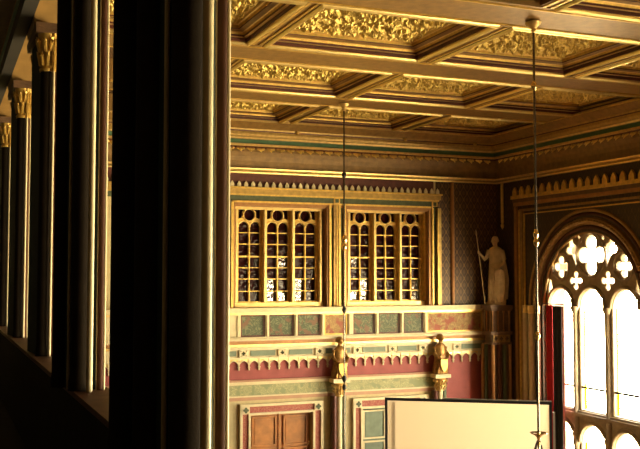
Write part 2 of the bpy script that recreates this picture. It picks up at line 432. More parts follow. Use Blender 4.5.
# ------------------------------------------------------------------ cornice running round the back and right walls
prof = [(.0, 2.760, 0), (.10, 2.760, 0), (.11, 2.800, 1), (.07, 2.810, 2), (.07, 2.850, 0), (.13, 2.860, 1), (.14, 2.900, 1), (.05, 2.920, 2), (.05, 2.980, 3), (.06, 3.100, 3), (.09, 3.220, 3), (.15, 3.340, 3),
        (.24, 3.430, 3), (.30, 3.465, 2), (.36, 3.475, 1), (.36, 3.530, 1), (.31, 3.540, 2), (.29, 3.650, 4), (.33, 3.660, 0), (.36, 3.700, 1), (.40, 3.720, 0), (.43, 3.780, 0), (.43, 3.845, 0), (.44, 3.875, 2), (.45, 3.92, 0), (.50, 3.95, 5), (.66, ZC - .03, 5), (.66, ZC + .03, 1)]
cm = MB()
for (d0, z0, _), (d1, z1, mi) in zip(prof, prof[1:]):
    path = lambda d, z: [(XL, YB - d, z), (XR - d, YB - d, z), (XR - d, YF, z)]
    a, b = path(d0, z0), path(d1, z1)
    cm.add(a + b, [(0, 1, 4, 3), (1, 2, 5, 4)], mi)
struct('trim_8', cm, ['casing', 'goldhi', 'maroon', 'cove', 'teal', 'beam'])

def leaf_mb(mb, P, s=1.):
    """a curled acanthus leaf: three lobes; P maps (along, out, up)"""
    for dx, w, h, o in ((0, .055, .16, .10), (-.075, .042, .11, .075), (.075, .042, .11, .075)):
        pts = [(-w, .0, 0), (w, 0, 0), (w * 1.1, o * .5, -h * .6), (0, o, -h), (-w * 1.1, o * .5, -h * .6), (0, o * .9, -h * .45)]
        vs = [P(dx + x * s, y, z * s) for x, y, z in pts]
        mb.add(vs, [(0, 1, 5), (1, 2, 5), (2, 3, 5), (3, 4, 5), (4, 0, 5)])
lm = MB(); x = 6.6 - .285 * 17
while x < XR - .45:
    leaf_mb(lm, lambda a, o, u: (x + a, YB - .22 - o, 3.47 + u)); x += .285
y = YB - .6
while y > 14.:
    leaf_mb(lm, lambda a, o, u: (XR - .22 - o, y + a, 3.47 + u)); y -= .285
struct('trim_9', lm, 'bead')
sb = MB()
for x in (9.0, 12.3, 14.6): sb.ball((x, YB - .47, 3.87), .05)
struct('trim_10', sb, 'gold', None, True)

# ------------------------------------------------------------------ crests of small teeth
def tooth(w, h): return [(-w / 2, 0), (w / 2, 0), (w / 2, h * .45), (w * .28, h * .75), (0, h), (-w * .28, h * .75), (-w / 2, h * .45)]
t1 = MB(); x = 6.5 - .196 * 25
while x < 13.6:
    t1.prism([(x + a, 2.39 + b) for a, b in tooth(.105, .16)], 'y', YB - .09, YB - .05); x += .196
struct('trim_11', t1, 'ivory')
t2 = MB().box(XR - .16, XR, 16.5, 23.05, 2.22, 2.32, 1).box(XR - .12, XR, 16.5, 23.03, 2.12, 2.22, 0).box(XR - .09, XR, 16.55, 23.02, 2.02, 2.12, 2); y = 16.6
while y < 23.0:
    t2.prism([(y + a, 2.32 + b) for a, b in tooth(.20, .25)], 'x', XR - .15, XR - .09, 1); y += .33
struct('trim_12', t2, ['umber', 'gold', 'rust'])

# ------------------------------------------------------------------ casings round the two inner windows
cs = MB()
yb = YB - .07
# (x0,x1,z0,z1,front,material)
def bar(x0, x1, z0, z1, f, mi): cs.box(x0, x1, YB - f, YB, z0, z1, mi)
bar(XL, 13.66, 2.21, 2.39, .10, 0); bar(XL, 13.70, 2.34, 2.39, .14, 1); bar(XL, 13.62, 2.165, 2.21, .06, 1)
bar(XL, 13.50, 2.02, 2.165, .03, 2)
bar(7.30, 13.40, 1.97, 2.02, .08, 1); bar(7.30, 13.34, 1.90, 1.97, .05, 4)
for x in (7.0, 10.28, 13.40): cs.box(x - .02, x + .16, YB - .06, YB, 2.02, 2.165, 1); cs.box(x + .02, x + .12, YB - .075, YB, 2.04, 2.145, 2)
for a, b, f, mi in ((13.57, 13.66, .10, 0), (13.52, 13.57, .13, 1), (13.41, 13.52, .03, 2), (13.36, 13.41, .10, 1), (13.27, 13.36, .05, 3),
                    (10.04, 10.10, .06, 3), (10.10, 10.16, .11, 1), (10.16, 10.24, .03, 2), (10.24, 10.31, .10, 0), (10.31, 10.34, .13, 1), (10.34, 10.38, .05, 3), (10.38, 10.44, .12, 1),
                    (10.44, 10.54, .03, 2), (10.54, 10.60, .11, 1), (10.60, 10.66, .06, 3),
                    (7.33, 7.38, .05, 3), (7.26, 7.33, .1, 1), (7.12, 7.26, .03, 2), (7.0, 7.12, .11, 0)):
    cs.box(a, b, YB - f, YB, -.86, 2.02 if mi == 2 else 1.97, 4 if mi == 3 else mi)
struct('trim_13', cs, ['casing', 'gold', 'green', 'maroon', 'rust'])
# reveals of the two window recesses are painted; thin lining boxes
for o in (O1, O2):
    lin = MB().box(o[0], o[0] + .02, YB, YB + .44, -.86, 1.9).box(o[1] - .02, o[1], YB, YB + .44, -.86, 1.9).box(o[0], o[1], YB, YB + .44, 1.87, 1.9)
    struct('trim_14' if o is O1 else 'trim_15', lin, 'rust')
# strip mouldings on the gold diaper
struct('trim_16', MB().lathe(14.07, YB - .03, [(.06, -.86), (.06, 2.76)], 12), 'rust', None, True)
struct('trim_17', MB().lathe(XR - .03, 23.68, [(.004, 1.38), (.05, 1.46), (.05, 1.52), (.03, 1.55), (.045, 1.6), (.045, 2.76)], 12), 'gold', None, True)

# ------------------------------------------------------------------ inner triple windows
WP = YB + .32
rng = random.Random(11)
SHINY = {('window_1', 1, 0, 0), ('window_1', 1, 0, 1), ('window_1', 1, 1, 0), ('window_1', 1, 3, 1), ('window_1', 2, 0, 0), ('window_1', 2, 1, 0), ('window_2', 0, 0, 0), ('window_2', 0, 0, 1), ('window_2', 0, 3, 0), ('window_2', 0, 1, 1), ('window_2', 2, 0, 1), ('window_2', 2, 1, 1)}
TILTED = {('window_1', 1): 1., ('window_1', 2): .6, ('window_2', 2): -.55}     # lower panes turned so they mirror the bright arched windows
def triple_window(name, x0):
    root = struct_root(name, (x0 + 1.14, WP, -.86))
    pitch, w = .819, .64
    xa, xb = x0 - .17, x0 + 2 * pitch + w + .17
    holes = []
    for k in range(3):
        c = x0 + k * pitch + w / 2
        holes += [arch_poly(c - .163, .142, -.70, 1.33, None, 12), arch_poly(c + .163, .142, -.70, 1.33, None, 12), circle(c, 1.66, .155, 20),
                  [(c - .31, 1.83), (c - .31, 1.55), (c - .2, 1.58), (c - .19, 1.74), (c - .12, 1.83)][::-1], [(c + .31, 1.83), (c + .31, 1.55), (c + .2, 1.58), (c + .19, 1.74), (c + .12, 1.83)]]
    fr = plate_mb(rect(xa, xb, -.86, 1.87), holes, 'y', WP - .02, WP + .05)
    obj('window_frame', fr, 'gold', root)
    for k in range(4):
        xm = x0 + k * pitch - (pitch - w) / 2
        mu = MB().box(xm - .05, xm + .05, WP - .16, WP - .02, -.72, 1.8, 0).box(xm - .028, xm + .028, WP - .20, WP - .16, -.72, 1.8, 1)
        obj('mullion', mu, ['gold', 'goldhi'], root)
    obj('window_sill', MB().box(xa, xb, WP - .14, WP - .02, -.86, -.74), 'goldhi', root)
    obj('window_head', MB().box(xa, xb, WP - .18, WP - .02, 1.80, 1.87), 'goldhi', root)
    for k in range(3):
        a = x0 + k * pitch
        gb = MB()
        for i, z in enumerate((1.17, .86, .52, .215, -.09, -.425)): gb.box(a + .0, a + w, WP - .045 if i == 2 else WP - .03, WP + .0, z - (.022 if i == 2 else .012), z + (.022 if i == 2 else .012))
        gb.box(a + w / 2 - .012, a + w / 2 + .012, WP - .035, WP, -.72, 1.42)
        tr = MB(); c = a + w / 2
        tr.tube([(c + .17 * math.cos(2 * PI * q / 20), WP - .03, 1.66 + .17 * math.sin(2 * PI * q / 20)) for q in range(21)], .02, 6)
        for s in (-1, 1): tr.tube([(c + s * .163 + .155 * math.cos(PI * q / 12), WP - .03, 1.33 + .155 * math.sin(PI * q / 12)) for q in range(13)], .02, 6)
        obj('glazing_bars', gb, 'gold', root); obj('tracery', tr, 'goldhi', root, True)
        pn = MB(); zs = (-.74, -.425, -.09, .215, .52, .86, 1.17, 1.86)
        for i in range(7):
            for h in (0, 1):
                xa_, xb_ = a - .02 + h * (w / 2 + .02), a + w / 2 + h * (w / 2 + .02)
                rot, tip = rng.uniform(-.02, .02), rng.uniform(-.02, .02)
                if i < 2 and (name, k) in TILTED: rot += .088 * TILTED[(name, k)]
                dx = (xb_ - xa_) / 2 * rot; dz = (zs[i + 1] - zs[i]) / 2 * tip; y_ = WP + .085
                pn.add([(xa_, y_ - dx - dz, zs[i]), (xb_, y_ + dx - dz, zs[i]), (xb_, y_ + dx + dz, zs[i + 1]), (xa_, y_ - dx + dz, zs[i + 1])], [(0, 1, 2, 3)], int((name, k, i, h) in SHINY))
        obj('pane', pn, ['leadglass', 'brightglass'], root)
    return root
triple_window('window_1', 7.57)
triple_window('window_2', 10.89)

# ------------------------------------------------------------------ ledge, painted panels, frieze
lg = MB().box(XL, 15.2, YB - .26, YB, -.93, -.86).box(XL, 15.2, YB - .20, YB, -.99, -.93, 0).box(XL, 15.2, YB - .10, YB, -1.05, -.99, 1)
struct('trim_18', lg, ['ivory', 'goldhi'])
XS = [(7.41, 7.54), (8.23, 8.34), (9.06, 9.16), (9.85, 9.95), (10.66, 10.83), (11.51, 11.62), (12.30, 12.41), (13.06, 13.18)]
st = MB()
for a, b in XS:
    st.box(a, b, YB - .09, YB, -1.64, -1.05, 0); st.box(a + .03, b - .03, YB - .12, YB - .09, -1.62, -1.07, 0)
st.box(15.05, 15.15, YB - .09, YB, -1.64, -1.05, 0); st.box(XL, 7.41, YB - .09, YB, -1.64, -1.05)
struct('trim_19', st, ['ivory'])
desc = [('green', 'first painted green foliage panel under the left window'), ('green', 'second painted green foliage panel, under the middle of the left window'),
        ('green', 'third painted green foliage panel, left of the red one'), ('red', 'small painted red foliage panel between the two windows'),
        ('green', 'painted green foliage panel just right of the thin hanging rod'), ('green', 'painted green foliage panel under the middle of the right window'),
        ('green', 'painted green foliage panel next to the long red panel'), ('red', 'long painted ochre and red foliage panel near the corner statue')]
for k, (c, l) in enumerate(desc):
    a = XS[k][1]; b = XS[k + 1][0] if k < 7 else 15.05
    t = thing('painted_panel', l, 'wall panel', ((a + b) / 2, YB, -1.64), 'painted foliage panels under the windows')
    obj('panel', MB().box(a + .04, b - .04, YB - .035, YB - .003, -1.60, -1.09), 'greenpanel' if c == 'green' else 'redpanel', t)
    fr = plate_mb(rect(a, b, -1.64, -1.05), [rect(a + .04, b - .04, -1.60, -1.09)], 'y', YB - .06, YB - .003)
    obj('panel_border', fr, 'maroon' if c == 'green' else 'gold', t)
lb = MB()
for d, z0, z1, mi in ((.16, -1.68, -1.64, 0), (.22, -1.73, -1.68, 0), (.14, -1.755, -1.73, 1), (.03, -1.84, -1.755, 3), (.08, -1.91, -1.84, 2), (.12, -1.975, -1.91, 0)): lb.box(XL, 15.2, YB - d, YB, z0, z1, mi)
struct('trim_20', lb, ['ivory', 'pink', 'goldhi', 'rust'])  # rust band puts the shade under the ledge into the colour
fz = struct_root('trim_21', (11., YB, -2.195))
obj('frieze_board', MB().box(XL, 15.2, YB - .05, YB, -2.175, -1.975).box(XL, 15.2, YB - .10, YB, -2.225, -2.175), 'ivory', fz)
QX = [7.62, 8.72, 9.81, 10.95, 12.05, 13.03, 14.16]
for q in QX:
    if q: 
        tl = obj('quatrefoil_tile', plate_mb(rect(q - .12, q + .12, -2.175, -1.975), [foil(q, -2.075, .035, .026, 4, PI / 2, .02, 32)] + [circle(q + sx * .075, -2.075 + sz * .065, .016, 10) for sx in (-1, 1) for sz in (-1, 1)], 'y', YB - .10, YB - .05), 'ivory', fz)
        obj('quatrefoil_ground', MB().box(q - .11, q + .11, YB - .06, YB - .052, -2.165, -1.985), 'green', tl)
for a, b in ((6.6, 7.42), (7.82, 8.52), (8.92, 9.61), (10.01, 10.2), (10.62, 10.75), (11.13, 11.84), (12.23, 12.84), (14.34, 15.1)):
    obj('green_inset', MB().box(a, b, YB - .07, YB - .05, -2.145, -2.005), 'sage', fz)
# hanging valance of little pointed arches
va = MB(); x = 6.5 - .285 * 17
while x < 15.2:
    n = 10; w = .285; top = -2.225
    arch = [(x + (-1 + 2 * k / n) * (w / 2 - .022), -2.270 - .085 * abs(-1 + 2 * k / n) ** 1.6) for k in range(n + 1)]
    for (a0, b0), (a1, b1) in zip(arch, arch[1:]):
        va.prism([(a0, b0), (a1, b1), (a1, top), (a0, top)], 'y', YB - .06, YB - .03, 1)
        va.prism([(a0, b0 - .006), (a1, b1 - .006), (a1, b1 + .026), (a0, b0 + .026)], 'y', YB - .085, YB - .06, 0)
    va.box(x - w / 2 - .022, x - w / 2 + .022, YB - .085, YB - .03, -2.385, top, 0)
    va.box(x - w / 2 - .018, x - w / 2 + .018, YB - .07, YB - .03, -2.525, -2.385, 0)
    va.box(x - w / 2 - .034, x - w / 2 + .034, YB - .07, YB - .03, -2.455, -2.432, 0)
    x += w
struct('trim_22', va, ['ivory', 'goldhi'])
lo = MB()
for d, z0, z1, mi in ((.09, -2.83, -2.78, 1), (.12, -2.875, -2.83, 0), (.02, -2.92, -2.875, 0), (.03, -3.20, -2.92, 2), (.05, -3.24, -3.20, 0), (.035, -3.33, -3.24, 1)): lo.box(XL, 13.44, YB - d, YB, z0, z1, mi)
struct('trim_23', lo, ['ivory', 'pink', 'scroll'])

# ------------------------------------------------------------------ doors
def door(name, d, wood, leafmat, zo=0.):
    root = struct_root(name, ((d[0] + d[1]) / 2, YB, ZF))
    def frame(i0, i1, f, m, nm):
        ms = MB()
        for a, b in ((d[0] - i1, d[0] - i0), (d[1] + i0, d[1] + i1)): ms.box(a, b, YB - f, YB, ZF, DT + i1)
        ms.box(d[0] - i0, d[1] + i0, YB - f, YB, DT + i0, DT + i1); obj(nm, ms, m, root)
    frame(.0, .06, .10, 'ivory', 'door_casing_bead'); frame(.06, .23, .05, 'redband', 'door_casing_band'); frame(.23, .30, .11, 'ivory', 'door_casing_edge')
    for x in (d[0] - .145, d[1] + .145):
        cb = obj('corner_block', MB().box(x - .105, x + .105, YB - .12, YB - .055, DT + .04, DT + .25), 'ivory', root)
        obj('rosette', MB().prism(foil(x, DT + .145, .045, .035, 4, 0, .02, 24), 'y', YB - .135, YB - .12), 'green', cb)
    mid = (d[0] + d[1]) / 2
    for a, b in ((d[0] + .01, mid - .01), (mid + .01, d[1] - .01)):
        lf = obj('door_leaf', MB().box(a, b, YB + .16, YB + .21, ZF + .01, DT - .01), leafmat, root)
        zz = DT - .12
        for h in (.72, .85, .62):
            p = MB().box(a + .13, b - .13, YB + .150, YB + .16, zz - h, zz).box(a + .17, b - .17, YB + .128, YB + .145, zz - h + .04, zz - .04)
            rim = MB()
            rim = plate_mb(rect(a + .09, b - .09, zz - h - .04, zz + .04), [rect(a + .13, b - .13, zz - h, zz)], 'y', YB + .10, YB + .16)
            obj('door_panel', p, leafmat, lf); obj('panel_molding', rim, wood, lf); zz -= h + .14
    obj('astragal', MB().box(mid - .035, mid + .035, YB + .12, YB + .16, ZF + .01, DT - .01), wood, root)
    hd = MB().tube([(d[1] - .02, YB + .16, -4.62), (d[1] - .02, YB + .08, -4.62), (d[1] - .12, YB + .075, -4.63)], .016, 8).ball((d[1] - .02, YB + .14, -4.58), (.03, .02, .09), 8)
    obj('door_handle', hd, 'brass', root, True)
    return root
door('door_1', D1, 'wood', 'wood')
door('door_2', D2, 'ivory', 'sage')

# ------------------------------------------------------------------ pilasters with gilded figures
def pilaster(x, label):
    t = thing('wall_pilaster', label, 'pilaster', (x, YB - .17, ZF), 'painted pilasters between the doors')
    obj('shaft', MB().box(x - .22, x + .22, YB - .20, YB - .125, ZF + .5, -3.30), 'umber', t)
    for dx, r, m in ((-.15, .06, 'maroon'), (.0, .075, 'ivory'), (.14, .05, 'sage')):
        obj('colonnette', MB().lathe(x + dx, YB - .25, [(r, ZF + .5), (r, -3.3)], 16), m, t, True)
    cp = MB().lathe(x, YB - .24, [(.10, -3.32), (.12, -3.30), (.11, -3.26), (.12, -3.1), (.17, -2.96), (.19, -2.93)], 12)
    for k in range(7):
        a = PI + PI * k / 6
        for zz, s in ((-3.26, 1.), (-3.12, 1.15)):
            ca, sa = math.cos(a), math.sin(a)
            cp.tube([(x + .11 * s * ca, YB - .24 + .11 * s * sa, zz), (x + .14 * s * ca, YB - .24 + .14 * s * sa, zz + .1), (x + .19 * s * ca, YB - .24 + .19 * s * sa, zz + .12), (x + .19 * s * ca, YB - .24 + .19 * s * sa, zz + .07)], [.03, .04, .03, .012], 6)
    obj('capital', cp, 'goldhi', t, True)
    obj('abacus', MB().box(x - .25, x + .25, YB - .44, YB - .125, -2.93, -2.83), 'ivory', t)
    obj('base', MB().box(x - .27, x + .27, YB - .38, YB - .125, ZF, ZF + .5), 'umber', t)
P1, P2 = 10.33, 13.50
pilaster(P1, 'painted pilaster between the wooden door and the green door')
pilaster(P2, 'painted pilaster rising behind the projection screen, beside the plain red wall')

def gilded_figure(x, label, flip):
    y = YB - .27; z = -2.83
    t = thing('gilded_figure', label, 'sculpture', (x, y, z), 'gilded figures on the pilasters')
    b = MB()
    n = 28
    def ring(zz, rx, ry, ox=0, oy=0, f=.0): return [(x + ox + (rx * (1 + f * math.cos(7 * a))) * math.cos(a), y + oy + ry * (1 + f * math.cos(7 * a)) * math.sin(a), z + zz) for a in [2 * PI * k / n for k in range(n)]]
    b.loft([ring(0, .16, .12, 0, 0, .14), ring(.15, .17, .13, 0, 0, .16), ring(.38, .14, .12, 0, 0, .10), ring(.56, .125, .10, 0, 0, .03), ring(.72, .135, .10), ring(.80, .13, .092), ring(.86, .09, .075), ring(.89, .05, .05)])
    b.loft([ring(.86, .047, .047), ring(.96, .045, .045, 0, -.01)])
    b.ball((x, y - .03, z + 1.04), (.075, .092, .10), 10); b.ball((x, y - .105, z + 1.03), (.014, .024, .020), 6); b.ball((x, y - .09, z + .985), (.024, .016, .009), 6)
    b.ball((x, y + .01, z + 1.07), (.082, .088, .082), 10)
    for k in range(9): a = PI * k / 8; b.ball((x + .075 * math.cos(a), y + .02 * math.sin(a), z + 1.02 + .10 * math.sin(a)), .030, 6)
    for s in (-1, 1):
        b.tube([(x + s * .125, y, z + .78), (x + s * .172, y - .05, z + .57), (x + s * .10, y - .17, z + .46)], [.055, .046, .032], 10)
        b.ball((x + s * .08, y - .18, z + .455), .038, 8)
        for k in range(4): b.tube([(x + s * (.10 - .018 * k), y - .19, z + .475 - .004 * k), (x + s * (.075 - .018 * k), y - .245, z + .465), (x + s * (.06 - .018 * k), y - .25, z + .43)], .010, 6)
    for k in range(5): b.tube([(x - .12 + .06 * k, y - .11 - .02 * math.sin(k), z + .02), (x - .09 + .045 * k, y - .135, z + .3), (x - .05 + .025 * k, y - .10, z + .55)], [.028, .022, .012], 8)
    b.v = [(x + (p[0] - x) * 1.3, y + (p[1] - y) * 1.1, p[2]) for p in b.v]
    remeshed(b, .012, 'robed_body', 'oldgold', t, 2)
    sh = MB().prism([(x - .11, z + .45), (x + .11, z + .45), (x + .11, z + .26), (x + .06, z + .14), (x, z + .08), (x - .06, z + .14), (x - .11, z + .26)], 'y', y - .235, y - .195)
    obj('shield', sh, 'gold', t)
    return t
gilded_figure(P1, 'gilded robed figure holding a shield between the two doors, behind the thin hanging rod', 1)
gilded_figure(P2, 'gilded robed figure holding a shield, above the projection screen', -1)

# ------------------------------------------------------------------ corner pier and marble statue
px0, px1, py0 = 14.90, XR - .02, 23.22
cp = thing('corner_pier', 'dark corner pier with slender colonnettes carrying the marble statue', 'pier', ((px0 + px1) / 2, (py0 + YB) / 2, ZF))
obj('core', MB().box(px0 + .1, px1, py0 + .1, YB - .28, ZF, -.86), 'umber', cp)  # umber and rust put the corner's shade into the pier's colours
obj('cap_slab', MB().box(px0 - .04, px1, py0 - .04, YB - .28, -.96, -.86).box(px0 + .02, px1, py0 + .02, YB - .28, -1.02, -.96), 'umber', cp)
obj('band', MB().box(px0 + .0, px1, py0 + .0, YB - .28, -1.72, -1.62).box(px0 + .03, px1, py0 + .03, YB - .28, -2.0, -1.94), 'umber', cp)
for k in range(4):
    q = px0 + .08 + k * .19
    obj('colonnette', MB().lathe(q, py0 + .06, [(.03, -1.62), (.03, -1.58), (.02, -1.55), (.02, -1.12), (.036, -1.05), (.036, -1.02)], 10), 'rust', cp, True)
    obj('shaft', MB().lathe(q, py0 + .04, [(.055, ZF), (.055, -2.0)], 12), ['rust', 'pierred', 'green', 'rust'][k], cp, True)
    if k < 3:
        obj('quatrefoil', plate_mb(rect(q + .005, q + .185, -1.94, -1.72), [foil(q + .095, -1.83, .04, .03, 4, PI / 2, .02, 24)], 'y', py0 + .02, py0 + .05), 'beam', cp)
for k in range(3):
    q = py0 + .15 + k * .19
    obj('colonnette', MB().lathe(px0 + .06, q, [(.03, -1.62), (.03, -1.58), (.02, -1.55), (.02, -1.12), (.036, -1.05), (.036, -1.02)], 10), 'rust', cp, True)
    obj('shaft', MB().lathe(px0 + .04, q, [(.055, ZF), (.055, -2.0)], 12), ['pierred', 'green', 'rust'][k], cp, True)

def statue():
    x, y, z = 15.23, 23.47, -.86
    t = thing('marble_statue', 'marble statue of a robed figure with spear and shield on the corner pier', 'statue', (x, y, z))
    b = MB(); n = 40
    # local frame: r = towards the right of the viewer, f = towards the viewer
    rv = Vector((.836, -.548, 0)); fv = Vector((-.548, -.836, 0)); o = Vector((x, y, z))
    def W(a, f, h): return o + (rv * a + fv * f + Vector((0, 0, h))) * 1.08
    def ring(h, rx, ry, a0=0, f0=0, fo=0, k=9): return [W(a0 + rx * (1 + fo * math.cos(k * q)) * math.cos(q), f0 + ry * (1 + fo * math.cos(k * q + 1)) * math.sin(q), h) for q in [2 * PI * i / n for i in range(n)]]
    b.loft([ring(0, .27, .22), ring(.07, .27, .22)])
    b.loft([ring(.06, .24, .17, .02, 0, .10), ring(.3, .23, .17, .02, 0, .10), ring(.6, .235, .18, .03, 0, .08), ring(.85, .23, .17, .03, 0, .05, 7), ring(1.05, .205, .14, .02, 0, .04), ring(1.22, .17, .125, .0, 0, .03), ring(1.38, .185, .125, 0, 0, .02),
            ring(1.48, .20, .115), ring(1.55, .15, .09), ring(1.59, .07, .065)])
    b.loft([ring(1.55, .062, .06), ring(1.68, .055, .058, -.01, .01)])
    # head, turned a little to the spear side, with face, hair and knot
    b.loft([ring(1.63, .05, .055, -.02, .025), ring(1.67, .072, .082, -.02, .02), ring(1.73, .085, .10, -.02, .01), ring(1.79, .088, .105, -.015, .0), ring(1.84, .075, .09, -.01, -.01), ring(1.875, .04, .05, -.01, -.01)])
    b.ball(W(-.04, .115, 1.735), (.018, .018, .026), 8); b.ball(W(-.03, .095, 1.675), (.03, .02, .012), 8)
    b.ball(W(-.005, -.03, 1.80), (.098, .098, .085), 10); b.ball(W(.05, -.10, 1.76), .055, 8)
    for s in (-1, 1): b.ball(W(-.02 + s * .085, .0, 1.735), (.018, .02, .03), 6)
    # raised arm to the spear
    b.tube([W(-.17, .02, 1.49), W(-.25, .05, 1.27), W(-.27, .06, 1.22), W(-.40, .10, 1.38), W(-.43, .11, 1.41)], [.07, .056, .052, .038, .032], 12)
    b.ball(W(-.44, .11, 1.43), (.04, .04, .05), 8)
    for k in range(4): b.tube([W(-.47, .09, 1.40 + k * .022), W(-.475, .14, 1.40 + k * .022), W(-.43, .155, 1.40 + k * .022)], .0125, 6)
    # other arm bent down to the shield
    b.tube([W(.17, .02, 1.49), W(.235, .05, 1.24), W(.22, .10, 1.12), W(.08, .20, .99)], [.072, .062, .05, .036], 12)
    b.ball(W(.06, .21, .97), (.045, .04, .045), 8)
    for k in range(4): b.tube([W(.03 + k * .024, .21, .97), W(.03 + k * .024, .25, .94), W(.03 + k * .024, .245, .90)], .0125, 6)
    # cloak over the shoulder and down the back
    b.loft([ring(.15, .15, .10, .16, -.09, .12, 6), ring(.7, .17, .11, .17, -.08, .12, 6), ring(1.2, .13, .09, .14, -.05, .08, 6), ring(1.5, .09, .07, .11, -.02)])
    for k, (a, f, h0, h1) in enumerate(((-.14, .15, .08, .95), (-.07, .18, .07, 1.0), (.0, .17, .07, .9))): b.tube([W(a, f, h0), W(a - .01, f + .015, (h0 + h1) / 2), W(a + .05, f - .03, h1)], [.035, .03, .012], 8)
    b.tube([W(-.17, .08, 1.08), W(0, .16, 1.0), W(.2, .12, 1.02)], [.035, .045, .035], 8)
    # foot showing under the hem
    b.ball(W(-.10, .2, .09), (.05, .09, .035), 8)
    remeshed(b, .014, 'draped_body', 'marble', t, 3)
    s = MB().loft([[W(c * .0 + a, f, h) for a, f, h in ((-.02 + d, .205, .93), (.11 + d, .235, .945), (.24 + d, .20, .93), (.25 + d, .205, .45), (.19 + d, .215, .15), (.11 + d, .22, .06), (.02 + d, .21, .18), (-.03 + d, .20, .5))] for c, d in ((0, 0),)] +
                  [[W(a, f + .035, h) for a, f, h in ((-.02, .205, .93), (.11, .245, .945), (.24, .20, .93), (.25, .205, .45), (.19, .22, .15), (.11, .225, .06), (.02, .215, .18), (-.03, .20, .5))]])
    obj('shield', s, 'marble', t)
    sp = MB().tube([W(-.29, .12, .02), W(-.45, .12, 1.44), W(-.50, .12, 1.88)], [.014, .014, .014], 8)
    sp.tube([W(-.50, .12, 1.86), W(-.508, .12, 1.93), W(-.52, .12, 2.06)], [.012, .028, .003], 8)
    obj('spear', sp, 'marble', t, True)
statue()

# ------------------------------------------------------------------ big arched window on the right wall
TX0, TX1 = XR + .10, XR + .26
def dagger(c, s):
    pts = [(.62, .22), (.70, .42), (.80, .56), (.95, .58), (1.02, .66), (.96, .75), (.88, .78), (.90, .90), (.84, 1.0), (.76, .97), (.74, .86), (.62, .80), (.56, .70), (.60, .58), (.58, .42)]
    return [(c + s * a, z) for a, z in pts]

def arched_window(name, c, full):
    root = struct_root(name, (TX0, c, WB))
    ho = []
    for k in (-1, 0, 1):
        cc = c + k * 1.28
        ho += [arch_poly(cc, .475, -3.50, WS), arch_poly(cc, .475, WB + .15, -4.36)]
    ho.append(foil(c, .54, .31, .205, 4, PI / 2, .20))
    for s in (-1, 1):
        ho += [foil(c + s * 1.25, .24, .175, .115, 4, PI / 2, .11), foil(c + s * .64, -.13, .155, .085, 4, PI / 2, .085),
               dagger(c, s),
               [(c + s * .46 + .045 * math.cos(t_) + s * .06 * math.sin(t_), .97 + .10 * math.sin(t_) - .0 * s) for t_ in [2 * PI * q / 16 for q in range(16)]],
               [(c + s * 1.66, -.38), (c + s * 1.86, -.50), (c + s * 1.80, -.10), (c + s * 1.72, -.12)][::s]]
    outer = arch_poly(c, WR, WB, WS, None, 40)
    obj('tracery', plate_mb(outer, ho, 'x', TX0, TX1, .025), 'tracery', root)
    # moulded rings round the lights, mullion shafts, transom
    rg = MB()
    for k in (-1, 0, 1):
        cc = c + k * 1.28
        for zs in (WS, -4.36): rg.tube([(TX0 - .01, cc + .54 * math.cos(PI * q / 24), zs + .54 * math.sin(PI * q / 24)) for q in range(25)], .055, 8)
    obj('light_molding', rg, 'tracery', root, True)
    for s in (-1, 1):
        ms = MB().lathe(TX0 - .02, c + s * .64, [(.09, WB), (.09, -4.46), (.12, -4.40), (.12, -4.36), (.075, -4.3), (.075, -1.0), (.11, -.92), (.13, -.86), (.13, -.81)], 14)
        obj('mullion', ms, 'tracery', root, True)
    if full:
        rq = MB(); rq.tube([(TX0 - .0, c + .575 * math.cos(2 * PI * q / 40), .54 + .575 * math.sin(2 * PI * q / 40)) for q in range(41)], .035, 8)
        for s in (-1, 1): rq.tube([(TX0 - .01, c + s * 1.25 + .36 * math.cos(2 * PI * q / 32), .24 + .36 * math.sin(2 * PI * q / 32)) for q in range(33)], .035, 8)
        obj('foil_molding', rq, 'tracery', root, True)
    obj('transom', MB().box(TX0 - .10, TX0, c - 1.9, c + 1.9, -3.69, -3.60).box(TX0 - .05, TX0, c - 1.9, c + 1.9, -3.60, -3.54), 'tracery', root)
    obj('saddle_bar', MB().box(TX0 + .03, TX0 + .08, c - 1.78, c + 1.78, -2.955, -2.90), 'iron', root)
    obj('pane', plate_mb(arch_poly(c, WR - .01, WB + .02, WS, None, 40), [], 'x', TX1 + .01, TX1 + .018), 'glass', root)
    if full:
        yb_ = MB()
        for k in (-1, 0, 1):
            cc = c + k * 1.28
            yb_.box(TX1 - .02, TX1, cc + .455, cc + .475, -3.50, WS)
            yb_.box(TX1 - .02, TX1, cc + .42, cc + .475, -5.4, -4.36); yb_.box(TX1 - .02, TX1, cc + .425, cc + .475, -3.50, -2.90)
        obj('yellow_border_glass', yb_, 'yglass', root)
    return root
arched_window('window_3', WY[0], True)
w4 = arched_window('window_4', WY[1], False)
dup(w4, (0, WY[2] - WY[1], 0), name='window_5'); dup(w4, (0, WY[3] - WY[1], 0), name='added_window_6')  # second copy is unseen, added to light the ceiling beads and beam faces


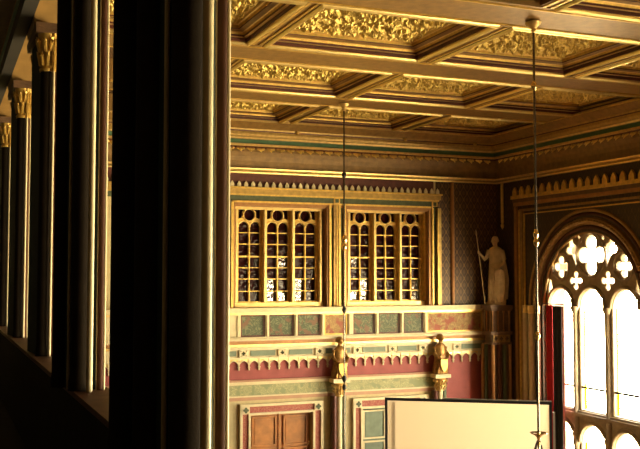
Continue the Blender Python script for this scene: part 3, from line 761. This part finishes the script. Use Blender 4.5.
# mouldings round the arch, jamb shafts, square casing
am = MB()
def arcring(R, r, x, mi):
    am.tube([(x, WY[0] + R * math.cos(PI * q / 48), WS + R * math.sin(PI * q / 48)) for q in range(49)], r, 8, mi)
arcring(2.54, .05, XR - .01, 1); arcring(2.44, .045, XR - .01, 0); arcring(2.25, .10, XR - .01, 2); arcring(2.09, .05, XR + .0, 0); arcring(1.97, .04, XR + .06, 1)
q = 0
while q < 60:
    a = PI * (q + .5) / 60; am.ball((XR - .09, WY[0] + 2.25 * math.cos(a), WS + 2.25 * math.sin(a)), .04, 5, 2); q += 1
struct('trim_24', am, ['pierred', 'beam', 'beam'], None, True)
for s in (-1, 1):
    for R, r, m in ((2.70, .07, 'piertan'), (2.36, .10, 'piertan'), (2.10, .06, 'pierred')):
        yy = WY[0] + s * R
        lab = {2.70: 'outer', 2.36: 'middle', 2.10: 'inner'}[R]
        if s < 0: continue
        t = thing('jamb_colonnette', '%s colonnette on the corner side of the arched window' % lab, 'column', (XR - .04, yy, ZF), 'colonnettes beside the arched window')
        obj('shaft', MB().lathe(XR - r - .003, yy, [(r, ZF + .3), (r, -1.06)], 12), m, t, True)
        obj('capital', MB().lathe(XR - r - .003, yy, [(r, -1.06), (r * 1.15, -1.04), (r * 1.02, -1.0), (r * 1.1, -.92), (r * 1.12, -.88), (r * 1.12, -.84)], 12), 'goldhi', t, True)
        obj('base', MB().lathe(XR - r - .003, yy, [(r * 1.12, ZF), (r * 1.12, ZF + .2), (r, ZF + .3)], 12), 'stone', t, True)
sc = MB()
for a, b, f, mi, top in ((22.90, 23.02, .07, 0, 2.0), (22.78, 22.84, .05, 1, 1.90), (22.62, 22.72, .07, 2, 1.90), (22.56, 22.59, .05, 1, 1.76)):
    lo_ = 2 * WY[0] - b, 2 * WY[0] - a
    sc.box(XR - f, XR, a, b, ZF, top, mi); sc.box(XR - f, XR, lo_[0], lo_[1], ZF, top, mi)
sc.box(XR - .06, XR, 16.8, 22.78, 1.86, 1.92, 2); sc.box(XR - .04, XR, 16.9, 22.6, 1.76, 1.79, 1)
struct('trim_25', sc, ['rust', 'gold', 'beam'])

# ------------------------------------------------------------------ curtains at the window
def cloth(x, y0, y1, z0, z1, amp, nf, th=.012):
    mb = MB(); n = 60; rings = []
    for z, k in ((z0, 1.15), ((z0 + z1) / 2, 1.), (z1, .8)):
        f = [(x + amp * k * math.sin(2 * PI * nf * i / n), y0 + (y1 - y0) * i / n) for i in range(n + 1)]
        rings.append([(a, b, z) for a, b in f] + [(a + th, b, z) for a, b in reversed(f)])
    return mb.loft(rings)
tag(obj('curtain', cloth(15.53, 21.17, 21.43, ZF + .02, -.80, .03, 3), 'redcloth', None, True), 'red cloth curtain hanging at the corner side of the arched window', 'curtain')
bc = thing('curtain', 'black cloth curtain with pink edge hanging in front of the arched window', 'curtain', (15.53, 20.95, ZF + .02))
obj('drape', cloth(15.53, 20.78, 21.16, ZF + .02, -.82, .03, 2), 'black', bc, True)
obj('lining', cloth(15.54, 20.70, 20.775, ZF + .02, -.83, .01, 1), 'pinkcloth', bc, True)
rl = MB().tube([(15.535, 20.68, -.775), (15.535, 21.6, -.775)], .014, 8); rl.tube([(15.535, 21.57, -.775), (XR + .13, 21.57, -.775)], .012, 6)

tag(obj('curtain_rail', rl, 'iron', None, True), 'thin black rail carrying the red and black curtains', 'curtain rail')

# ------------------------------------------------------------------ projection screen on its stand
def screen():
    a, b = Vector((8.45, 17.11, 0)), Vector((11.16, 15.27, 0)); u = (b - a).normalized(); nrm = Vector((u.y, -u.x, 0)); L = (b - a).length
    if nrm.y > 0: nrm = -nrm
    zt, zb = -2.46, -4.86
    t = thing('projection_screen', 'large cream projection screen with black border standing before the back wall', 'projection screen', ((a + b) / 2) + Vector((0, 0, ZF)))
    def slab(s0, s1, z0, z1, f0, f1, mb=None):
        mb = mb or MB(); P = lambda s, f, z: a + u * s + nrm * f + Vector((0, 0, z))
        return mb.loft([[P(s0, f0, z0), P(s1, f0, z0), P(s1, f1, z0), P(s0, f1, z0)], [P(s0, f0, z1), P(s1, f0, z1), P(s1, f1, z1), P(s0, f1, z1)]])
    sf = MB(); sf.add([a + u * q + nrm * .003 + Vector((0, 0, z)) for q, z in ((.05, zb + .05), (L - .05, zb + .05), (L - .05, zt - .05), (.05, zt - .05))], [(0, 1, 2, 3)])
    obj('screen_fabric', sf, 'screen', t)
    fr = slab(0, L, zt - .055, zt, -.01, .02); slab(0, L, zb, zb + .055, -.01, .02, fr); slab(0, .05, zb, zt, -.01, .021, fr); slab(L - .05, L, zb, zt, -.01, .021, fr)
    obj('border', fr, 'black', t)
    obj('top_tube', slab(L * .35, L, zt, zt + .022, -.02, .01), 'alu', t)
    for s in (.2, L + .04):
        lg = slab(s - .02, s + .02, ZF + .03, zt - .2 if s > 1 else zt - .1, -.06, -.02); slab(s - .025, s + .025, ZF, ZF + .04, -.5, .45, lg)
        obj('leg', lg, 'alu', t)
screen()

# ------------------------------------------------------------------ hanging rods of the chandeliers
def chandelier(x, y, zb, knops, label, extra):
    t = thing('chandelier_rod', label, 'chandelier', (x, y, zb), 'hanging chandelier rods')
    obj('rod', MB().lathe(x, y, [(.019, zb + .02), (.019, ZC - .1)], 10), 'steel', t, True)
    cr = MB().lathe(x, y, [(.02, ZC - .2), (.05, ZC - .17), (.04, ZC - .13), (.075, ZC - .1), (.12, ZC - .06), (.13, ZC - .03), (.10, ZC - .02)], 16)
    obj('ceiling_rose', cr, 'goldhi', t, True)
    for z, r, m in knops:
        obj('knop', MB().lathe(x, y, [(.018, z - r * 1.6), (r * .6, z - r * 1.2), (r, z - r * .4), (r, z + r * .4), (r * .6, z + r * 1.2), (.018, z + r * 1.6)], 14), m, t, True)
    if extra:
        z = zb + .20
        obj('crown_dish', MB().lathe(x, y, [(.018, z - .06), (.03, z - .03), (.06, z + .0), (.13, z + .035), (.135, z + .05), (.12, z + .05), (.03, z + .03), (.018, z + .06)], 20), 'brass', t, True)
        for k in range(4):
            a = 2 * PI * k / 4 + .3; c, s = math.cos(a), math.sin(a)
            obj('scroll_arm', MB().tube([(x + r_ * c, y + r_ * s, z + h) for r_, h in ((.015, -.07), (.03, -.09), (.055, -.15), (.085, -.24), (.10, -.33), (.07, -.36), (.05, -.31))], [.010, .011, .011, .010, .010, .009, .008], 8), 'iron', t, True)
        obj('drop', MB().lathe(x, y, [(.012, zb - .25), (.035, zb - .2), (.04, zb - .16), (.016, zb - .1), (.016, zb + .04), (.032, zb + .08), (.034, zb + .10), (.016, zb + .14)], 14), 'brass', t, True)
    return t
chandelier(8.87, 20.1, -4.6, [(.85, .075, 'brass'), (.68, .06, 'brass'), (2.38, .055, 'iron'), (-.80, .055, 'iron'), (-2.40, .055, 'iron'), (-2.60, .05, 'iron')], 'thinner hanging chandelier rod farther away, in front of the pair of windows', False)
chandelier(8.805, 12.40, -2.71, [(3.04, .05, 'brass'), (.66, .045, 'brass'), (.53, .045, 'brass'), (-.95, .045, 'brass')], 'nearer hanging chandelier rod ending in a brass dish, beside the arched window', True)

# ------------------------------------------------------------------ arcade piers
def capital_mb(mb, x, y, r, z0, z1, mi=0):
    mb.lathe(x, y, [(r * 1.15, z0), (r * 1.25, z0 + .03), (r * 1.0, z0 + .06), (r * 1.05, z0 + .25), (r * 1.35, z1 - .1), (r * 1.55, z1)], 16, mi)
    for k in range(8):
        a = 2 * PI * k / 8
        for zz, s in ((z0 + .08, 1.), (z0 + .26, 1.2)):
            c, q = math.cos(a + (s > 1) * PI / 8), math.sin(a + (s > 1) * PI / 8)
            mb.tube([(x + r * s * c, y + r * s * q, zz), (x + r * 1.25 * s * c, y + r * 1.25 * s * q, zz + .13), (x + r * 1.5 * s * c, y + r * 1.5 * s * q, zz + .17), (x + r * 1.5 * s * c, y + r * 1.5 * s * q, zz + .11)], [r * .3, r * .36, r * .3, r * .12], 6, mi)
def pier(yc, label, near=False, far=False):
    t = thing('arcade_pier', label, 'pier', (1.25, yc, -1.04), 'clustered piers of the gallery arcade')
    zb, zc0, zc1 = -1.04, 2.68, 3.18
    if far:
        core = [(1.25, yc - .36), (1.36, yc - .40), (1.445, yc - .34), (1.445, yc + .36), (1.36, yc + .42), (1.185, yc + .40)]
        sh = [(1.297, -.50, .080, 'stone'), (1.372, -.60, .018, 'ivory'), (1.405, -.545, .030, 'pierred'), (1.305, .50, .072, 'stone'), (1.405, .545, .030, 'pierred')]  # ivory one paints in the lit rim of the dark shaft
    else:
        core = [(1.13, yc - .36), (1.36, yc - .40), (1.445, yc - .34), (1.445, yc + .34), (1.36, yc + .40), (1.13, yc + .36)]
        sh = [(1.105, -.15, .086, 'stone'), (1.225, -.50, .088, 'stone'), (1.286, -.685, .028, 'ivory'), (1.402, -.545, .034, 'pierred')]  # thin ivory shaft is a painted bright rim beside the dark one
        sh += [(1.225, .50, .088, 'stone'), (1.402, .545, .034, 'pierred')] + ([(1.062, .25, .105, 'stone')] if near else [(1.17, .30, .06, 'pierred')])
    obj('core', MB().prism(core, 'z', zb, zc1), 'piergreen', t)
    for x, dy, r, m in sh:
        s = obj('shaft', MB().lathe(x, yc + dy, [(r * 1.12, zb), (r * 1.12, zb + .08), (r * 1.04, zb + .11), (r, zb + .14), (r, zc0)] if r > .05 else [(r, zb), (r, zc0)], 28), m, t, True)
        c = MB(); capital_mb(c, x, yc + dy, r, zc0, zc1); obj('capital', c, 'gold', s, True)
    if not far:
        obj('lit_edge_strip', MB().lathe(1.140, yc - .380, [(.015, zb), (.015, zc0)], 8), 'ivory', t, True)  # pale strip paints in the lit edge of the gallery-side shaft
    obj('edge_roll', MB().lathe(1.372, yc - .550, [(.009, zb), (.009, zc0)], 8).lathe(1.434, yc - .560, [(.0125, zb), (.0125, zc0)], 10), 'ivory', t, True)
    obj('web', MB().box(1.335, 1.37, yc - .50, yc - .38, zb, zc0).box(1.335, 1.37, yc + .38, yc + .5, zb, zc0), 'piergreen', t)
    if far: ab = [(1.14, yc - .66), (1.44, yc - .66), (1.44, yc + .66), (1.14, yc + .66)]
    else: ab = [(1.0, yc - .66), (1.44, yc - .66), (1.44, yc + .66), (1.0, yc + .66)] if not near else [(.94, yc - .66), (1.44, yc - .66), (1.44, yc + .66), (.94, yc + .66)]
    obj('abacus', MB().prism(ab, 'z', zc1, AZ).prism([((u - 1.2) * 1.06 + 1.2 if u < 1.3 else u, (v - yc) * 1.04 + yc) for u, v in ab], 'z', AZ - .06, AZ - .001), 'umber', t)
    return t
names = {3: ('nearest wide clustered pier of the arcade, dark with bright edges', True), 4: ('second clustered pier, seen just left of the nearest one', False), 5: ('third pier with gilded leaf capital at upper left', False),
         6: ('fourth pier with smaller gilded capital lower at far left', False), 7: ('fifth and farthest pier at the far left end of the arcade', False)}
for k, (l, nr) in names.items(): pier(PY[k], l, nr, k > 4)

# ------------------------------------------------------------------ daylight
w = bpy.data.worlds.new('daylight'); S.world = w; w.use_nodes = True; nt = w.node_tree; nt.nodes.clear()
out = nt.nodes.new('ShaderNodeOutputWorld'); bg = nt.nodes.new('ShaderNodeBackground')
tc = nt.nodes.new('ShaderNodeTexCoord'); sx = nt.nodes.new('ShaderNodeSeparateXYZ'); rp = nt.nodes.new('ShaderNodeValToRGB')
mr = nt.nodes.new('ShaderNodeMapRange'); mr.inputs['From Min'].default_value = -1; mr.inputs['From Max'].default_value = 1
nt.links.new(tc.outputs['Generated'], sx.inputs[0]); nt.links.new(sx.outputs['Z'], mr.inputs['Value']); nt.links.new(mr.outputs[0], rp.inputs['Fac'])
e = rp.color_ramp.elements
SK = (.54, .50, .42, 1)
e[0].position = .0; e[0].color = (.02, .015, .01, 1); e[1].position = 1.; e[1].color = (.8, .82, .85, 1)
for pos, col in ((.20, (.06, .045, .025, 1)), (.34, (1.1, .89, .52, 1)), (.48, (1.2, .98, .6, 1)), (.53, SK), (.75, SK)):
    q = rp.color_ramp.elements.new(pos); q.color = col
nt.links.new(rp.outputs['Color'], bg.inputs['Color']); bg.inputs['Strength'].default_value = 28.
nt.links.new(bg.outputs[0], out.inputs[0])
for i, c in enumerate(WY):
    L = bpy.data.lights.new('window_portal', 'AREA'); L.shape = 'RECTANGLE'; L.size = 1.98 - WS - 0 + (WS - WB) + WS + .05 if False else (WS + WR - WB + .04); L.size_y = 2 * WR + .04
    o = bpy.data.objects.new('window_portal', L); C.objects.link(o); o['kind'] = 'helper'
    o.location = (XR + .755, c, (WS + WR + WB) / 2 + ZO); o.rotation_euler = (0, PI / 2, 0)
    L.cycles.is_portal = True

# ------------------------------------------------------------------ camera
cd = bpy.data.cameras.new('camera'); cam = bpy.data.objects.new('camera', cd); C.objects.link(cam)
cd.sensor_width = 36; cd.lens = 933 / 640 * 36; cd.clip_start = .02; cd.clip_end = 300
cam.location = (0, 0, ZO); cam.rotation_euler = (PI / 2 + math.radians(3.14), 0, -math.radians(22.33))
S.camera = cam
vs = S.view_settings
S.display_settings.display_device = 'sRGB'
vs.view_transform = 'Standard'; vs.look = 'None'; vs.gamma = 1; vs.use_curve_mapping = False; vs.exposure = 1.45
cy = S.cycles
cy.use_denoising = True; cy.max_bounces = 10; cy.diffuse_bounces = 6; cy.glossy_bounces = 4; cy.transparent_max_bounces = 12
cy.sample_clamp_indirect = 20; cy.caustics_reflective = False
